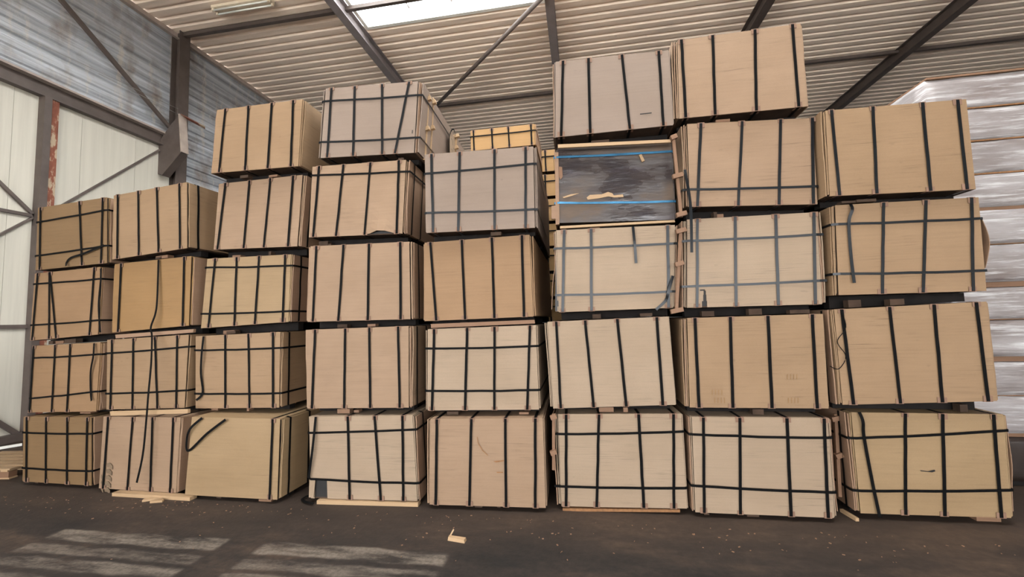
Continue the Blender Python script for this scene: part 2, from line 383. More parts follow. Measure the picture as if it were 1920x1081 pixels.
# head girder of the sliding gate: channel with pale upper flange
wb('gate_girder', .02, .10, YF+.2, 4.55, 6.74, 7.02, 'steel')
wb('girder_flange', .02, .24, YF+.2, 4.55, 7.02, 7.06, 'steel_lite')
wb('girder_flange', .02, .20, YF+.2, 4.55, 6.72, 6.745, 'steel')
bar('wall_brace', (.14, -3.8, 9.75), (.14, -.12, 7.22), .09, .06, 'steel', wl, Vector((1, 0, 0)))
bar('wall_brace', (.14, 5.05-.3, 9.75), (.14, 8.9-.3, 7.22), .09, .06, 'steel', wl, Vector((1, 0, 0)))
boxes('eaves_angle', [(-.02, .10, YF-4.7, YB-4.7, ZC-.14, ZC-.02)], 'steel_lite', wl)
# corbel in front of the column with its small rusty top plate
Yc = 4.30
cp = [on_y(*p, Yc) for p in ((336, 214), (340, 285), (305, 327), (287, 325), (291, 276), (318, 236))]
vs = [Vector((p.x-XL, Yc-4.7, p.z)) for p in cp]+[Vector((p.x-XL, Yc-4.7+.15, p.z)) for p in cp]; k = len(cp)
mesh('corbel', vs, [tuple(range(k)), tuple(reversed(range(k, 2*k)))]+[(i, i+k, (i+1) % k+k, (i+1) % k) for i in range(k)], 'steel', wl)
a = cp[0]-Vector((XL, 4.7, 0))
bar('corbel_flange', cp[0]-wl_inv+Vector((.02, .07, 0)), cp[1]-wl_inv+Vector((.02, .07, 0)), .2, .03, 'steel_lite', wl, Vector((1, 0, 0)))
bar('corbel_flange', cp[1]-wl_inv+Vector((0, .07, -.02)), cp[2]-wl_inv+Vector((0, .07, -.02)), .2, .03, 'steel', wl, Vector((0, 0, 1)))
pl = on_y(378, 236, Yc+.3)
bar('rusty_plate', (a.x, Yc-4.7+.05, a.z), (pl.x-XL, Yc-4.7+.4, pl.z), .16, .012, 'rust', wl, Vector((0, 0, 1)))
for p0, p1 in (((-20, 38), (334, 204)), ((185, 138), (334, 214))):
    A, B = on_x(*p0, XL+.35), on_x(*p1, XL+.45)
    tube('tension_wire', [A-wl_inv, B-wl_inv], .006, 'wire', wl, 5)
# sliding gate of pale sandwich panels
d1 = tag(empty('door_1', (XL+.05, 1.95, 0)), 'tall off-white sliding gate of sandwich panels with a rusty post', kind='structure')
ys = [1.53+1.11*k for k in range(-8, 3)]
for y in ys+[]:
    y1 = min(y+1.104, 4.6)
    boxes('gate_panel', [(-.06, .0, y-1.95, y1-1.95, .12, 6.72)], 'panel', d1)
boxes('gate_seam_strip', [(-.062, -.012, y-.010-1.95, y+.004-1.95, .12, 6.72) for y in ys[1:]], 'steel_lite', d1)
boxes('gate_post', [(.0, .16, -.06, .06, .0, 6.72)], 'steel', d1)
boxes('gate_post_rust', [(.0, .12, .06, .2, .0, 6.72)], 'rust', d1)
boxes('gate_sill', [(-.05, .14, -8.5, 2.65, .0, .14)], 'steel', d1)
def gb(y0, z0, y1, z1, w=.055): return bar('gate_brace', (.03, y0-1.95, z0), (.03, y1-1.95, z1), w, .05, 'steel', d1, Vector((1, 0, 0)))
gb(-.6, 7.2-.5, 1.9, 4.30); gb(-3.2, 4.29, 1.9, 4.29, .06); gb(-.6, 1.9, 1.9, 4.27, .035); gb(-3.2, 2.13, 1.9, 2.13, .07); gb(-.6, 2.6, 1.86, .1, .08); gb(2.2, 4.48, 4.3, 6.6, .04); gb(2.2, 2.13, 4.3, 2.13, .06); gb(2.2,4.3,4.3,2.2,.04)
# other walls
def wall(name, bl, mat): return tag(boxes(name, bl, mat), kind='structure')
wall('wall_back', [(XL, XR, YB, YB+.15, 0, ZC+.12)], 'galv')
wall('wall_right', [(XR, XR+.15, YF, DOOR2[0], 0, ZC+.12), (XR, XR+.15, DOOR2[1], YB, 0, ZC+.12), (XR, XR+.15, DOOR2[0], DOOR2[1], DOOR2[2], ZC+.12)], 'galv')
wall('wall_front', [(XL, DOOR[0], YF-.15, YF, 0, ZC+.12), (DOOR[1], XR, YF-.15, YF, 0, ZC+.12), (DOOR[0], DOOR[1], YF-.15, YF, DOOR[2], ZC+.12)], 'panel')
# unlit twin-tube batten under the roof deck
p = on_z(398, 18, ZC-.1); q = on_z(520, 6, ZC-.1)
lamp = tag(empty('fluorescent_light', (p.x, (p.y+q.y)/2, ZC-.012)), 'unlit cream twin-tube light fitting fixed to the corrugated roof', 'light')
Lx = 1.6
boxes('light_housing', [(0, Lx, -.11, .11, -.07, -.0)], 'cream', lamp)
for s in (-.07, .07):
    tube('light_tube', [(.05, s, -.115), (Lx-.05, s, -.115)], .02, 'white', lamp)
    boxes('tube_holder', [(0.0, .05, s-.025, s+.025, -.14, -.07), (Lx-.05, Lx, s-.025, s+.025, -.14, -.07)], 'cream', lamp)
PLANE = {'A1': (-6.819, 0.007, -1.93), 'A2': (-6.896, 0.103, -1.78), 'A3': (-6.908, 0.081, -1.97), 'A4': (-6.809, 0.041, -1.41), 'B1': (-5.420, -0.093, -1.59), 'B2': (-5.539, 0.056, 0.05), 'B3': (-5.527, 0.075, -0.94), 'B4': (-5.499, -0.006, -2.72), 'C1': (-4.048, -0.162, -0.87), 'C2': (-4.243, 0.088, -0.42), 'C3': (-4.154, 0.112, 0.10), 'C4': (-3.986, 0.079, -0.49), 'C5': (-3.910, -0.041, 0.12), 'D1': (-2.468, -0.083, 1.20), 'D2': (-2.561, -0.043, 0.77), 'D3': (-2.560, -0.002, 0.96), 'D4': (-2.600, 0.026, 0.64), 'D5': (-2.429, 0.009, 1.70), 'E1': (-1.053, -0.107, 1.29), 'E2': (-1.102, -0.008, 0.40), 'E3': (-1.136, 0.008, -0.17), 'E4': (-1.064, -0.093, 0.96), 'F1': (0.337, -0.015, 1.16), 'F2': (0.276, -0.016, 0.77), 'F3': (0.374, 0.059, 0.37), 'F4': (0.420, 0.086, 1.84), 'F5': (0.424, -0.080, 0.69), 'G1': (1.649, -0.038, 0.05), 'G2': (1.679, -0.018, -0.45), 'G3': (1.729, 0.033, -0.03), 'G4': (1.774, -0.010, 2.72), 'G5': (1.714, -0.058, -0.01), 'H1': (3.153, 0.066, 0.11), 'H2': (3.061, -0.003, -0.11), 'H3': (3.116, 0.010, 0.18), 'H4': (3.064, -0.063, 1.11)}
# ------------------------------------------------------------------ plywood packs
LEN = 2.44
def lerp(a, b, t): return a+(b-a)*t
def bulge_none(s, t): return (0, 0)
def make_pack(root, q, vs_=(), hs_=(), tint='ply', layers=(1, 1), trans=((), ()), hole=(), bulge=None, length=LEN, cover=True, sw=.028, front='front_panel', pads=True, sm='strap'):
    """q = (TL, TR, BL, BR) as (u, z) in the pack's own frame; front at y=0, depth along +y.
    vs_ upright straps (u top, u bottom); hs_ level straps (z left, z right)"""
    TL, TR, BL, BR = [Vector((p[0], 0, p[1])) for p in q]
    P = lambda s, t: lerp(lerp(TL, TR, s), lerp(BL, BR, s), t)
    zt = lambda u: TL.z+(TR.z-TL.z)*(u-TL.x)/(TR.x-TL.x)
    zb = lambda u: BL.z+(BR.z-BL.z)*(u-BL.x)/(BR.x-BL.x)
    rnd = random.random; off = Vector((rnd()*50, rnd()*50, 0))
    e = .006; Y = Vector((0, 1, 0))
    # inner board stack
    c = [P(e/1.2, 1)+Vector((0, .002, .013)), P(1-e/1.2, 1)+Vector((0, .002, .013)), None, None, P(e/1.2, 0)+Vector((0, .002, -.012)), P(1-e/1.2, 0)+Vector((0, .002, -.012)), None, None]
    c[2] = c[1]+Y*length; c[3] = c[0]+Y*length; c[6] = c[5]+Y*length; c[7] = c[4]+Y*length
    mesh('board_stack', c, HEX, 'core', root)
    def slab(name, s0, s1, t, dz, mat, y0):
        a, b = P(s0, t), P(s1, t); v = [a+Y*y0, b+Y*y0, b+Y*length, a+Y*length]
        lo = sorted((0, dz)); return mesh(name, [p+Vector((0, 0, lo[0])) for p in v]+[p+Vector((0, 0, lo[1])) for p in v], HEX, mat, root)
    slab('top_panel', 0, 1, 0, -.012, tint, rnd()*.012-.004)
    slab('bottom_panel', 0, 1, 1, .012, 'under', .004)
    if cover:
        ss = sorted(set([i/12 for i in range(13)]+[h for H in hole for h in H[:2]])); ts = sorted(set([i/10 for i in range(11)]+[h for H in hole for h in H[2:]]))
        g = []
        for t in ts:
            row = []
            for s in ss:
                p = P(s, t); w = noise.noise(Vector((p.x*1.6, p.z*2.1, 0))+off)*.007*min(1, 4*min(s, 1-s)+.3)
                bx = bulge(s, t) if bulge else (0, 0)
                row.append(p+Vector((0, -.0085-abs(w)-bx[0], bx[1])))
            g.append(row)
        hf = (lambda i, j: any(H[0]-1e-6 <= ss[j] and ss[j+1] <= H[1]+1e-6 and H[2]-1e-6 <= ts[i] and ts[i+1] <= H[3]+1e-6 for H in hole)) if hole else None
        sheet(front, g, Vector((0, .0075, 0)), tint, root, hf)
    # boards on the two sides, fanning a little
    so = [0, 0]
    for sd, n in ((0, layers[0]), (1, layers[1])):
        sg = -1 if sd == 0 else 1; o_ = .002
        for k in range(n):
            th = .008+.004*rnd(); bow = rnd()*.008*(k+.4); ph = rnd()*3; y0 = -.006+rnd()*.022; ta, tb = rnd()*.02, 1-rnd()*.02; cut = length*(1-.08*rnd())
            g = []
            for i in range(9):
                t = lerp(ta, tb, i/8); row = []
                for j, y in enumerate((0, .15, .5, 1.2, cut)):
                    w = bow*(.5+.5*math.sin(t*4+ph))*max(0, 1-y/.8)+abs(noise.noise(Vector((y*1.5, t*3, k*7))+off))*.004
                    row.append(P(sd, t)+Vector((sg*(o_+w), y0+(y if j else noise.noise(Vector((t*6, k, sd))+off)*.008), 0)))
                g.append(row)
            sheet('side_panel', g, Vector((sg*th, 0, 0)), tint if k == 0 else 'edge' if rnd() < .5 else tint, root)
            o_ += th+bow*.9+.002+rnd()*.003
        so[sd] = o_+.004
    f = .0125+.007
    for ut, ub in vs_:
        pts = [(ut, length*.97, zt(ut)+.004), (ut, .02, zt(ut)+.004), (ut, -f+.004, zt(ut)+.003)]; nr = [(0, 0, 1), (0, 0, 1), (0, -.7, .7)]
        wd = [0]+[(rnd()-.5)*.004 for _ in range(5)]+[0]
        for i in range(7):
            t = i/6; u = lerp(ut, ub, t)+wd[i]; z = lerp(zt(ut)-.006, zb(ub)+.006, t); pts.append((u, -f, z)); nr.append((0, -1, 0))
        pts += [(ub, -f+.004, zb(ub)-.003), (ub, .02, zb(ub)-.004), (ub, length*.97, zb(ub)-.004)]; nr += [(0, -.7, -.7), (0, 0, -1), (0, 0, -1)]
        so_ = ribbon('strap', pts, nr, sw*(.94+.12*rnd()), sm, root)
        if pads:
            for z, s, u in ((zt(ut), 1, ut), (zb(ub), -1, ub)):
                h = .035+.02*rnd(); a, b = -.024-.016*rnd(), .024+.016*rnd()
                z0, z1 = (z-h, z+.003) if s > 0 else (z-.003, z+h)
                zz = (z+.0005, z+.0035) if s > 0 else (z-.0035, z-.0005)
                boxes('edge_pad', [(u+a, u+b, -f+.0004, -f+.0034, z0, z1), (u+a, u+b, -f+.003, .05, *zz)], 'pad', so_)
    for zl, zr in hs_:
        tl = (zl-TL.z)/(BL.z-TL.z); tr = (zr-TR.z)/(BR.z-TR.z); A, B = P(0, tl), P(1, tr); f2 = f+.004
        pts = [(A.x-so[0], length*.6, zl), (A.x-so[0], .03, zl), (A.x-so[0]+.004, -.012, zl), (A.x+.012, -f2, zl)]; nr = [(-1, 0, 0), (-1, 0, 0), (-.8, -.5, 0), (-.4, -.8, 0)]
        for i in range(1, 6):
            t = i/6; pts.append((lerp(A.x, B.x, t), -f2, lerp(zl, zr, t)+(rnd()-.5)*.006-.006*math.sin(math.pi*t))); nr.append((0, -1, 0))
        pts += [(B.x-.012, -f2, zr), (B.x+so[1]-.004, -.012, zr), (B.x+so[1], .03, zr), (B.x+so[1], length*.6, zr)]; nr += [(.4, -.8, 0), (.8, -.5, 0), (1, 0, 0), (1, 0, 0)]
        ribbon('level_strap', pts, nr, sw*.85, sm, root)
    for sd in (0, 1):
        for y in trans[sd]:
            sg = -1 if sd == 0 else 1; T, B = P(sd, 0), P(sd, 1); x = so[sd]-.002
            xm = lerp(T.x, P(.5, 0).x, .02); pts = [(xm, y, zt(xm)+.004), (T.x, y, T.z+.004), (T.x+sg*x, y, T.z-.01)]+[(lerp(T.x, B.x, i/5)+sg*(x+.001), y+(rnd()-.5)*.01, lerp(T.z-.02, B.z+.02, i/5)) for i in range(1, 5)]+[(B.x+sg*x, y, B.z+.01), (B.x, y, B.z-.004)]
            ribbon('side_strap', pts, [(0, 0, 1), (sg*.5, 0, .8)]+[(sg, 0, 0)]*6+[(sg*.5, 0, -.8)], sw, 'strap', root)
    return P
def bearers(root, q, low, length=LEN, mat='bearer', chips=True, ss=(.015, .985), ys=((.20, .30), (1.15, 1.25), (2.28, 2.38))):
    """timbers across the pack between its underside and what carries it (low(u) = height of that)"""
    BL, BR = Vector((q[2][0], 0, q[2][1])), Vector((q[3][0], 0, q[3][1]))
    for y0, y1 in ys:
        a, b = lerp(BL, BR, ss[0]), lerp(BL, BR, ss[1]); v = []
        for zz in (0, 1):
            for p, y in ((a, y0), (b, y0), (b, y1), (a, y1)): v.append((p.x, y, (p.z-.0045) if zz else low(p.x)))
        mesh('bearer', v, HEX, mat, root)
    for k in range(random.choice((1, 2, 2, 3)) if chips else 0):
        s = random.uniform(.05, .85); w = random.uniform(.03, .2); y = random.uniform(.03, .1); a, b = lerp(BL, BR, s), lerp(BL, BR, s+w/1.2); h0, h1 = low(a.x), low(b.x); t_ = random.uniform(.35, .8)
        pa, pb = lerp(h0, a.z-.005, t_), lerp(h1, b.z-.005, t_)
        mesh('packing_block', [(a.x, y, h0), (b.x, y, h1), (b.x, y+.08, h1), (a.x, y+.08, h0), (a.x, y, pa), (b.x, y, pb), (b.x, y+.08, pb), (a.x, y+.08, pa)], HEX, random.choice(('timber_red', 'under', 'under')), root)
STACK = {'A': 'the stack beside the rusty gate post', 'B': 'the second stack from the gate post', 'C': 'the third stack from the gate post', 'D': 'the fourth stack from the gate post',
         'E': 'the fifth stack from the gate post', 'F': 'the stack holding the dark pack', 'G': 'the second stack from the wrapped bales', 'H': 'the stack beside the wrapped bales'}
TOPN = {'A': 4, 'B': 4, 'C': 5, 'D': 5, 'E': 4, 'F': 5, 'G': 5, 'H': 4}
ORD = ['', 'bottom', 'second', 'third', 'fourth', 'fifth']
# plane of each front (x, y, yaw in degrees), corners in the photograph, straps
D4B = lambda s, t: (.05*math.exp(-((s-.79)/.10)**2)*max(0, (t-.5)/.5)**1.6, .045*math.exp(-((s-.78)/.11)**2)*max(0, (t-.8)/.2))
PK = {
'A1': dict(c=((45.8,780.3),(172.7,781.8),(44,906),(172.7,911.5)), v=((53.6,52.2),(89.9,88.8),(129.3,128.6),(167,163.9)), h=((809.3,812),(875.5,881.5)), m='ply_brown_dim'),
'A2': dict(c=((65,648),(190,641),(56.4,774),(181.5,770.5)), v=((66.6,58.6),(106.6,100),(135,128.6)), h=((670.6,663.5),(746,733)), l=[((176.6,643),(175,667),(170,697),(170.2,735),(171.6,751))], m='ply_warm', n='a curled strap'),
'A3': dict(c=((67,512.7),(190,500),(58.3,638),(185,626.7)), v=((74,63.3),(96,95),(97,108.3),(180,170.7)), h=((532.7,522.7),(609.3,600)), l=[((189,503),(189,523),(185,573),(188.3,623))], m='ply_warm'),
'A4': dict(c=((72.7,390),(201.7,370),(68,506.7),(201.7,493)), v=((79.3,77.3),(152,156.7),(195.7,192.3)), h=((417.3,394.3),(480,460.7)), l=[((195,459.3),(156.7,475),(133,483),(125,491.7),(124,498))], m='ply_brown_dim', n='a bent strap end'),
'B1': dict(c=((195.6,780),(340,781.8),(186.8,918.5),(331,925.5)), v=((206,196),(252,241.4),(289,284.4),(327.8,321.4)), m='ply_pink', n='a dark tyre mark'),
'B2': dict(c=((202.5,636.7),(355,626.7),(201,767),(347,764)), v=((213,209.7),(253,251),(293,297.8),(335,333)), h=((661.7,649.5),(737,731)), m='ply'),
'B3': dict(c=((216.7,495),(360,480),(211.7,623),(355,610)), v=((230,224),(348,345)), m='ply_orange', n='a long dangling strap', ly=(2, 3),
     l=[((297.3,486.7),(295,556.7),(291.7,586.7),(283,613),(285,630),(284,673),(282,700),(278,742),(275,781),(268,851),(256.5,904.4))]),
'B4': dict(c=((215,366.7),(351.7,341.7),(211.7,486.7),(351.7,465)), v=((224,222.7),(262,263),(296.7,300),(339,340)), m='ply', tr=((), (.11,))),
'C1': dict(c=((361,781),(526,784.6),(348,929),(520.5,939.6)), v=((513.5,507.5),), l=[((379,783),(357.7,802),(350.7,821.6),(353.5,844.5),(387.7,812.8),(423,786))], m='ply_yellow', tr=((), (.11,.45)), n='a V-shaped loose strap'),
'C2': dict(c=((368,630),(526.7,621.7),(368,765),(524,763.4)), v=((425,424.7),(468,470),(514,514)), h=((656,651.7),(737,736)), l=[((381.7,630),(378,665),(376.7,700),(380,735),(368,750))], m='ply', tr=((), (.1,))),
'C3': dict(c=((390,485),(546.7,476.7),(378,615),(541.7,603)), v=((406,393),(446,441.7),(488,480),(536.7,532)), h=((501.7,498),(588,583)), m='ply_yellow', tr=((), (.13,))),
'C4': dict(c=((411.7,345),(568,328),(401.7,468),(558,461.7)), v=((425,410),(470,459),(509,496.7),(551.7,542)), m='ply_pink', ly=(1, 3), tr=((), (.1,))),
'C5': dict(c=((408,206.7),(568,186.7),(398,325),(560,311.7)), v=((425,413),(468,461.7),(511.7,504),(551.7,547)), m='ply', ly=(2, 2)),
'D1': dict(c=((580.4,780),(774,778),(584,934),(783,938)), v=((653.7,657.3),(703.8,715.4),(756,757.4)), h=((810,804),(896,904)), l=[((592,781),(586,841),(578.7,895.6))], m='ply_pale', hole=((.035,.16,.77,1.),), tr=((), (.2,)), n='a holed lower corner'),
'D2': dict(c=((575,618),(766.7,610.7),(577,765),(767,763.4)), v=((592.7,586.8),(649,647),(694,695.7),(747.7,750.7)), m='ply_pink', tr=((), (.1,.4)), ly=(1, 3)),
'D3': dict(c=((583,461.7),(768,453),(577.7,603),(770,598)), v=((595,588.3),(645.7,636),(693.3,691),(751.7,752.3)), m='ply_pink', tr=((), (.14,)), ly=(2, 3)),
'D4': dict(c=((586.7,313),(761.7,300),(580,445),(755,438)), v=((600,589),(645.7,631.7),(696,685),(749,745)), h=((330,322.7),), m='ply_pink', bulge=D4B, ly=(1, 3), n='a bulging front board', tr=((), (.12,.4))),
'D5': dict(c=((611.7,166.7),(784,153),(601.7,296.7),(776.7,286.7)), v=((623.3,615),(666.7,663.3),(717.7,717.7),(768.3,741.7)), h=((191.7,180),(267.7,259.3)), m='ply_grey', ly=(2, 4), n='one slanting strap'),
'E1': dict(c=((807.8,784.6),(1018,782.8),(806,947.7),(1023.4,951)), v=((820,818),(884.6,881),(948,949.4),(1004,1004)), m='ply_pink', ly=(2, 1), n='a scuffed face'),
'E2': dict(c=((803,616.7),(1005,609),(802.5,768.7),(1011,767)), v=((815,811),(876.7,873),(927.7,927.6),(994,989)), h=((652.7,648),(731.7,730)), m='ply_pale', ly=(2, 1)),
'E3': dict(c=((796.7,455),(993,440),(796.7,601.7),(1000,593)), v=((808,819),(866.7,873),(922.7,927.7),(979,983)), m='ply_warm', ly=(1, 2)),
'E4': dict(c=((798,290),(1000,275),(800,436.7),(1003,427)), v=((810,813),(862.7,860),(927.7,928),(985.7,985.7)), h=((326.7,308),(400,393)), m='ply_grey', ly=(1, 2)),
'F1': dict(c=((1046,775.8),(1277,774.7),(1053,948.5),(1287.7,952)), v=((1061.5,1061.5),(1122.8,1118.6),(1196.8,1206.7),(1262,1263)), h=((812,807.5),(909.7,913)), m='ply_pale', ly=(3, 1)),
'F2': dict(c=((1026.7,603),(1253,593),(1037.5,765),(1266.6,758)), v=((1043,1051.6),(1097,1113),(1157,1174),(1230.7,1242)), m='ply_pale'),
'F3': dict(c=((1043,431.7),(1265,421.7),(1048,585),(1261.7,576.7)), v=((1058,1055),(1108,1109),(1251,1253)), h=((466,456.7),(553,546)), l=[((1186.7,425),(1190,456.7),(1192.7,493)), ((1261.7,516.7),(1253,546.7),(1248,563),(1230,580))], m='ply_pale', ly=(2, 2), n='a broken strap'),
'F4': dict(c=((1045,278),(1258,266.7),(1048,418),(1265,411.7)), h=((296,285),(381,378)), m='darkfilm', n='dark'),
'F5': dict(c=((1041.7,116.7),(1253,95),(1041.7,258),(1261.7,235)), v=((1055.7,1052.3),(1103.3,1106.7),(1165.7,1180.7),(1234.3,1243.3)), m='ply_grey'),
'G1': dict(c=((1296.6,781),(1549,782.8),(1303.6,959),(1563,969.6)), v=((1317.7,1319.5),(1385.7,1387),(1473.5,1481.6),(1543,1551)), h=((812.8,819),(908.6,921)), m='ply_pale', ly=(2, 2)),
'G2': dict(c=((1288,596),(1541.7,588),(1293,763),(1552.8,765)), v=((1302,1310),(1368,1373),(1438,1446),(1521,1530.6)), m='ply', ly=(3, 1)),
'G3': dict(c=((1288,411.7),(1528,398),(1288,576.7),(1540,570)), v=((1306.7,1306),(1377,1379),(1452.7,1458),(1524,1527)), h=((452,440),(537,526)), m='ply_pale', ly=(3, 3), hole=((.125,.15,.86,.93),(.115,.155,.93,1.),(.10,.14,.80,.815),(.128,.146,.815,.86)), n='a torn bottom slot'),
'G4': dict(c=((1288,233),(1523,221.7),(1293,388),(1531.7,383)), v=((1313,1306.7),(1390,1383),(1461.7,1459),(1521,1523)), h=((356,350),), l=[((1284,318),(1288,340),(1295,390),(1297,473))], m='ply_pink', ly=(3, 1), n='a dangling strap end'),
'G5': dict(c=((1270,76.7),(1500,45),(1273,223),(1513,200)), v=((1276.7,1285),(1335,1340),(1414,1417),(1484,1496)), m='ply_pink', ly=(3, 1)),
'H1': dict(c=((1595,772),(1878.8,775.8),(1612.7,960.8),(1894.6,969.6)), v=((1694.5,1695.5),(1764,1768.5),(1859,1874)), h=((819.8,805.7),(917.8,916.7)), l=[((1611,772),(1618,790),(1620,819),(1636,905),(1649.7,969))], m='ply_yellow', ly=(3, 2), tr=((.1,), ())),
'H2': dict(c=((1563,580),(1848,565),(1579,758),(1868,751)), v=((1576,1598),(1665,1685.6),(1748,1764),(1826.7,1849.5)), m='ply', ly=(3, 2), tr=((.1,), ())),
'H3': dict(c=((1565,385),(1833,370),(1571.7,553),(1848,545)), v=((1654,1652),(1733,1728),(1818,1821.7)), h=((421,410),(513.5,507)), l=[((1595,383),(1598,393),(1591.7,416.7),(1595,473),(1601.7,530))], m='ply', ly=(3, 1), n='a hanging strap'),
'H4': dict(c=((1546.7,208),(1810,186.7),(1555,368),(1828,355)), v=((1556.7,1572),(1634,1641.7),(1726.7,1742),(1792,1810)), m='ply', ly=(2, 1)),
}
ROOT = {}; TOPZ = {}; INFO = {}
def at(code, px, off=0.):
    """pixel -> point in the pack's own frame, on the plane 'off' in front of its face"""
    x, y, a = PLANE[code]; a = math.radians(a); lx, ly = Vector((math.cos(a), math.sin(a), 0)), Vector((-math.sin(a), math.cos(a), 0))
    o = Vector((x, y, 0)); d = ray(*px); k = ((o-CAM).dot(ly)-off)/d.dot(ly); p = CAM+d*k-o
    return Vector((p.dot(lx), p.dot(ly), p.z-INFO.get(code, 0)))
GLINT = ('D5', 'E4', 'F3', 'F4', 'G3', 'G4', 'H3', 'H4')  # packs whose strap colour holds the sky glint
def SM(code): return 'strap_sky_glint' if code == 'F4' else 'strap_glint' if code in GLINT else 'strap'
for code in sorted(PK):
    d = PK[code]; x, y, a = PLANE[code]; col, row = code[0], int(code[1])
    q = [at(code, p) for p in d['c']]
    below = col+str(row-1)
    if row == 1: low = lambda u: 0.
    else:
        bx, tl, tr = TOPZ[below]
        low = lambda u, bx=bx, tl=tl, tr=tr, x=x: tl[1]+(tr[1]-tl[1])*((u+x-bx)-tl[0])/(tr[0]-tl[0])
    for k in (2, 3):
        m = low(q[k].x)+(.035 if row > 1 else .045)
        if q[k].z < m: q[k].z = m
    z0 = min(q[2].z, q[3].z); lowest = z0; INFO[code] = z0
    TOPZ[code] = (x, (q[0].x, q[0].z), (q[1].x, q[1].z))
    root = empty('plywood_pack', (x, y, z0), math.radians(a)); ROOT[code] = root
    lvl = 'top' if row == TOPN[col] else ORD[row]
    nn = d.get('n'); kindw = 'cross-strapped' if d.get('h') else 'upright-strapped'
    if code == 'F4': lab = 'dark film-wrapped plywood pack without cover board, between strapped tan packs'
    elif nn: lab = 'plywood pack with %s, %s in %s' % (nn, lvl, STACK[col])
    else: lab = '%s tan plywood pack, %s in %s' % (kindw, lvl, STACK[col])
    tag(root, lab, 'plywood pack', 'strapped plywood packs in the stacked wall')
    ql = [(p.x, p.z-z0) for p in q]
    ye = lambda px, e: d['c'][e][1]+(d['c'][e+1][1]-d['c'][e][1])*(px-d['c'][e][0])/(d['c'][e+1][0]-d['c'][e][0])
    V = [(at(code, (a_, ye(a_, 0))).x, at(code, (b_, ye(b_, 2))).x) for a_, b_ in d.get('v', ())]
    xe = lambda yy, e: d['c'][e][0]+(d['c'][e+2][0]-d['c'][e][0])*(yy-d['c'][e][1])/(d['c'][e+2][1]-d['c'][e][1])
    H = [(at(code, (xe(l, 0), l)).z, at(code, (xe(r, 1), r)).z) for l, r in d.get('h', ())]
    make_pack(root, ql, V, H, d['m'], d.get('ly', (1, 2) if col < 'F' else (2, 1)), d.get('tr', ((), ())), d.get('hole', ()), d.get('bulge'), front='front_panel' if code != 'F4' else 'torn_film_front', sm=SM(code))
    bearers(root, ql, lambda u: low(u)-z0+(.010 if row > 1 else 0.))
    for i, l in enumerate(d.get('l', ())):
        pts = []
        for j, p in enumerate(l):
            off = .028 if j in (0,) else .034+.012*math.sin(j*1.7)
            if code == 'B3': off = .03+.022*j+(.06 if j > 4 else 0)
            if code == 'G4': off = .05+.03*j
            pts.append(at(code, p, off))
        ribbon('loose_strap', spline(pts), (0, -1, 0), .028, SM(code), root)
# ---- marks, tears and odd boards of single packs
def patch(code, pts, mat, name, off=.0185, th=.0006):
    P_ = [at(code, p, off) for p in pts]; n = len(P_)
    return mesh(name, P_+[p+Vector((0, th, 0)) for p in P_], [tuple(range(n)), tuple(reversed(range(n, 2*n)))]+[(i, (i+1) % n, (i+1) % n+n, i+n) for i in range(n)], mat, ROOT[code])
for k in range(5):                                              # tyre tread print on B1
    y = 867+k*11.5; x = 205-k*1.2
    patch('B1', ((x-5, y+1), (x+1, y), (x+6, y+6), (x+5.5, y+13), (x+1, y+9), (x-4, y+8)), 'smudge', 'tyre_mark')
for k in range(3):
    y = 888+k*11; patch('B1', ((189.5, y), (193, y+7), (194, y+15), (191, y+11), (188.8, y+6)), 'smudge', 'tyre_mark')
patch('E1', ((895,818),(897,830),(905,843),(915,853),(914.5,854),(904,844),(896,831),(894,819)), 'stain', 'scratch')
patch('E1', ((925,864),(945,862),(945,864),(930,866.5)), 'stain', 'scratch'); patch('E1', ((931,884),(943,884),(943,886),(932,886)), 'stain', 'scratch')
patch('H1', ((1725,881),(1740,883),(1752,880),(1754,883),(1748,885),(1738,884),(1727,883)), 'black', 'split')
patch('F5', ((1200,213),(1222,210.5),(1222,212),(1200,214.5)), 'black', 'split')
patch('D5', ((772.5,243.5),(774,243.5),(773.5,250),(772,250)), 'black', 'split')
for x, y in ((1345,735),(1350,750),(1486,706),(1488,750)):       # faint stamped grids on G2
    for i in range(4):
        patch('G2', ((x-10+i*6,y-5),(x-9+i*6,y-5),(x-9+i*6,y+5),(x-10+i*6,y+5)), 'ply_orange', 'stamp_mark')
# F4: wood fibres, chip and boards framing the dark front
def board(code, c4, mat, name, off=.0, depth=.05):
    P_ = [at(code, p, off) for p in c4]      # TL TR BR BL
    v = [P_[3], P_[2], P_[2]+Vector((0, depth, 0)), P_[3]+Vector((0, depth, 0)), P_[0], P_[1], P_[1]+Vector((0, depth, 0)), P_[0]+Vector((0, depth, 0))]
    return mesh(name, v, HEX, mat, ROOT[code])
patch('F4', ((1100,370),(1106,365),(1128,364),(1140,359.5),(1148,362),(1151,366),(1168,364),(1169,369),(1152,370),(1141,368),(1120,372),(1102,374)), 'timber', 'splinter', .022, .004)
patch('F4', ((1055,369),(1070,364),(1086,362),(1072,367),(1057,371)), 'timber', 'splinter', .022, .003)
patch('F4', ((1048,312),(1054,313),(1055,331),(1051,337),(1048,330)), 'timber_red', 'splinter', .022, .003)
board('F4', ((1198,290),(1203,289),(1209,301),(1204,303.5)), 'timber', 'wood_chip', .04, .02)
board('F4', ((1046,270.5),(1258,261),(1258,266.5),(1046,277)), 'timber', 'top_board', .15, .03)
board('F4', ((1050,423.5),(1265,412),(1266,416),(1050,428)), 'timber', 'foot_board', .02, .045)
board('F4', ((1041,285),(1047,285),(1049,420),(1042,421)), 'edge', 'side_batten', .02, .07)
board('F4', ((1034,386),(1046,384),(1046,410),(1034,410)), 'edge', 'side_batten', .024, .03)
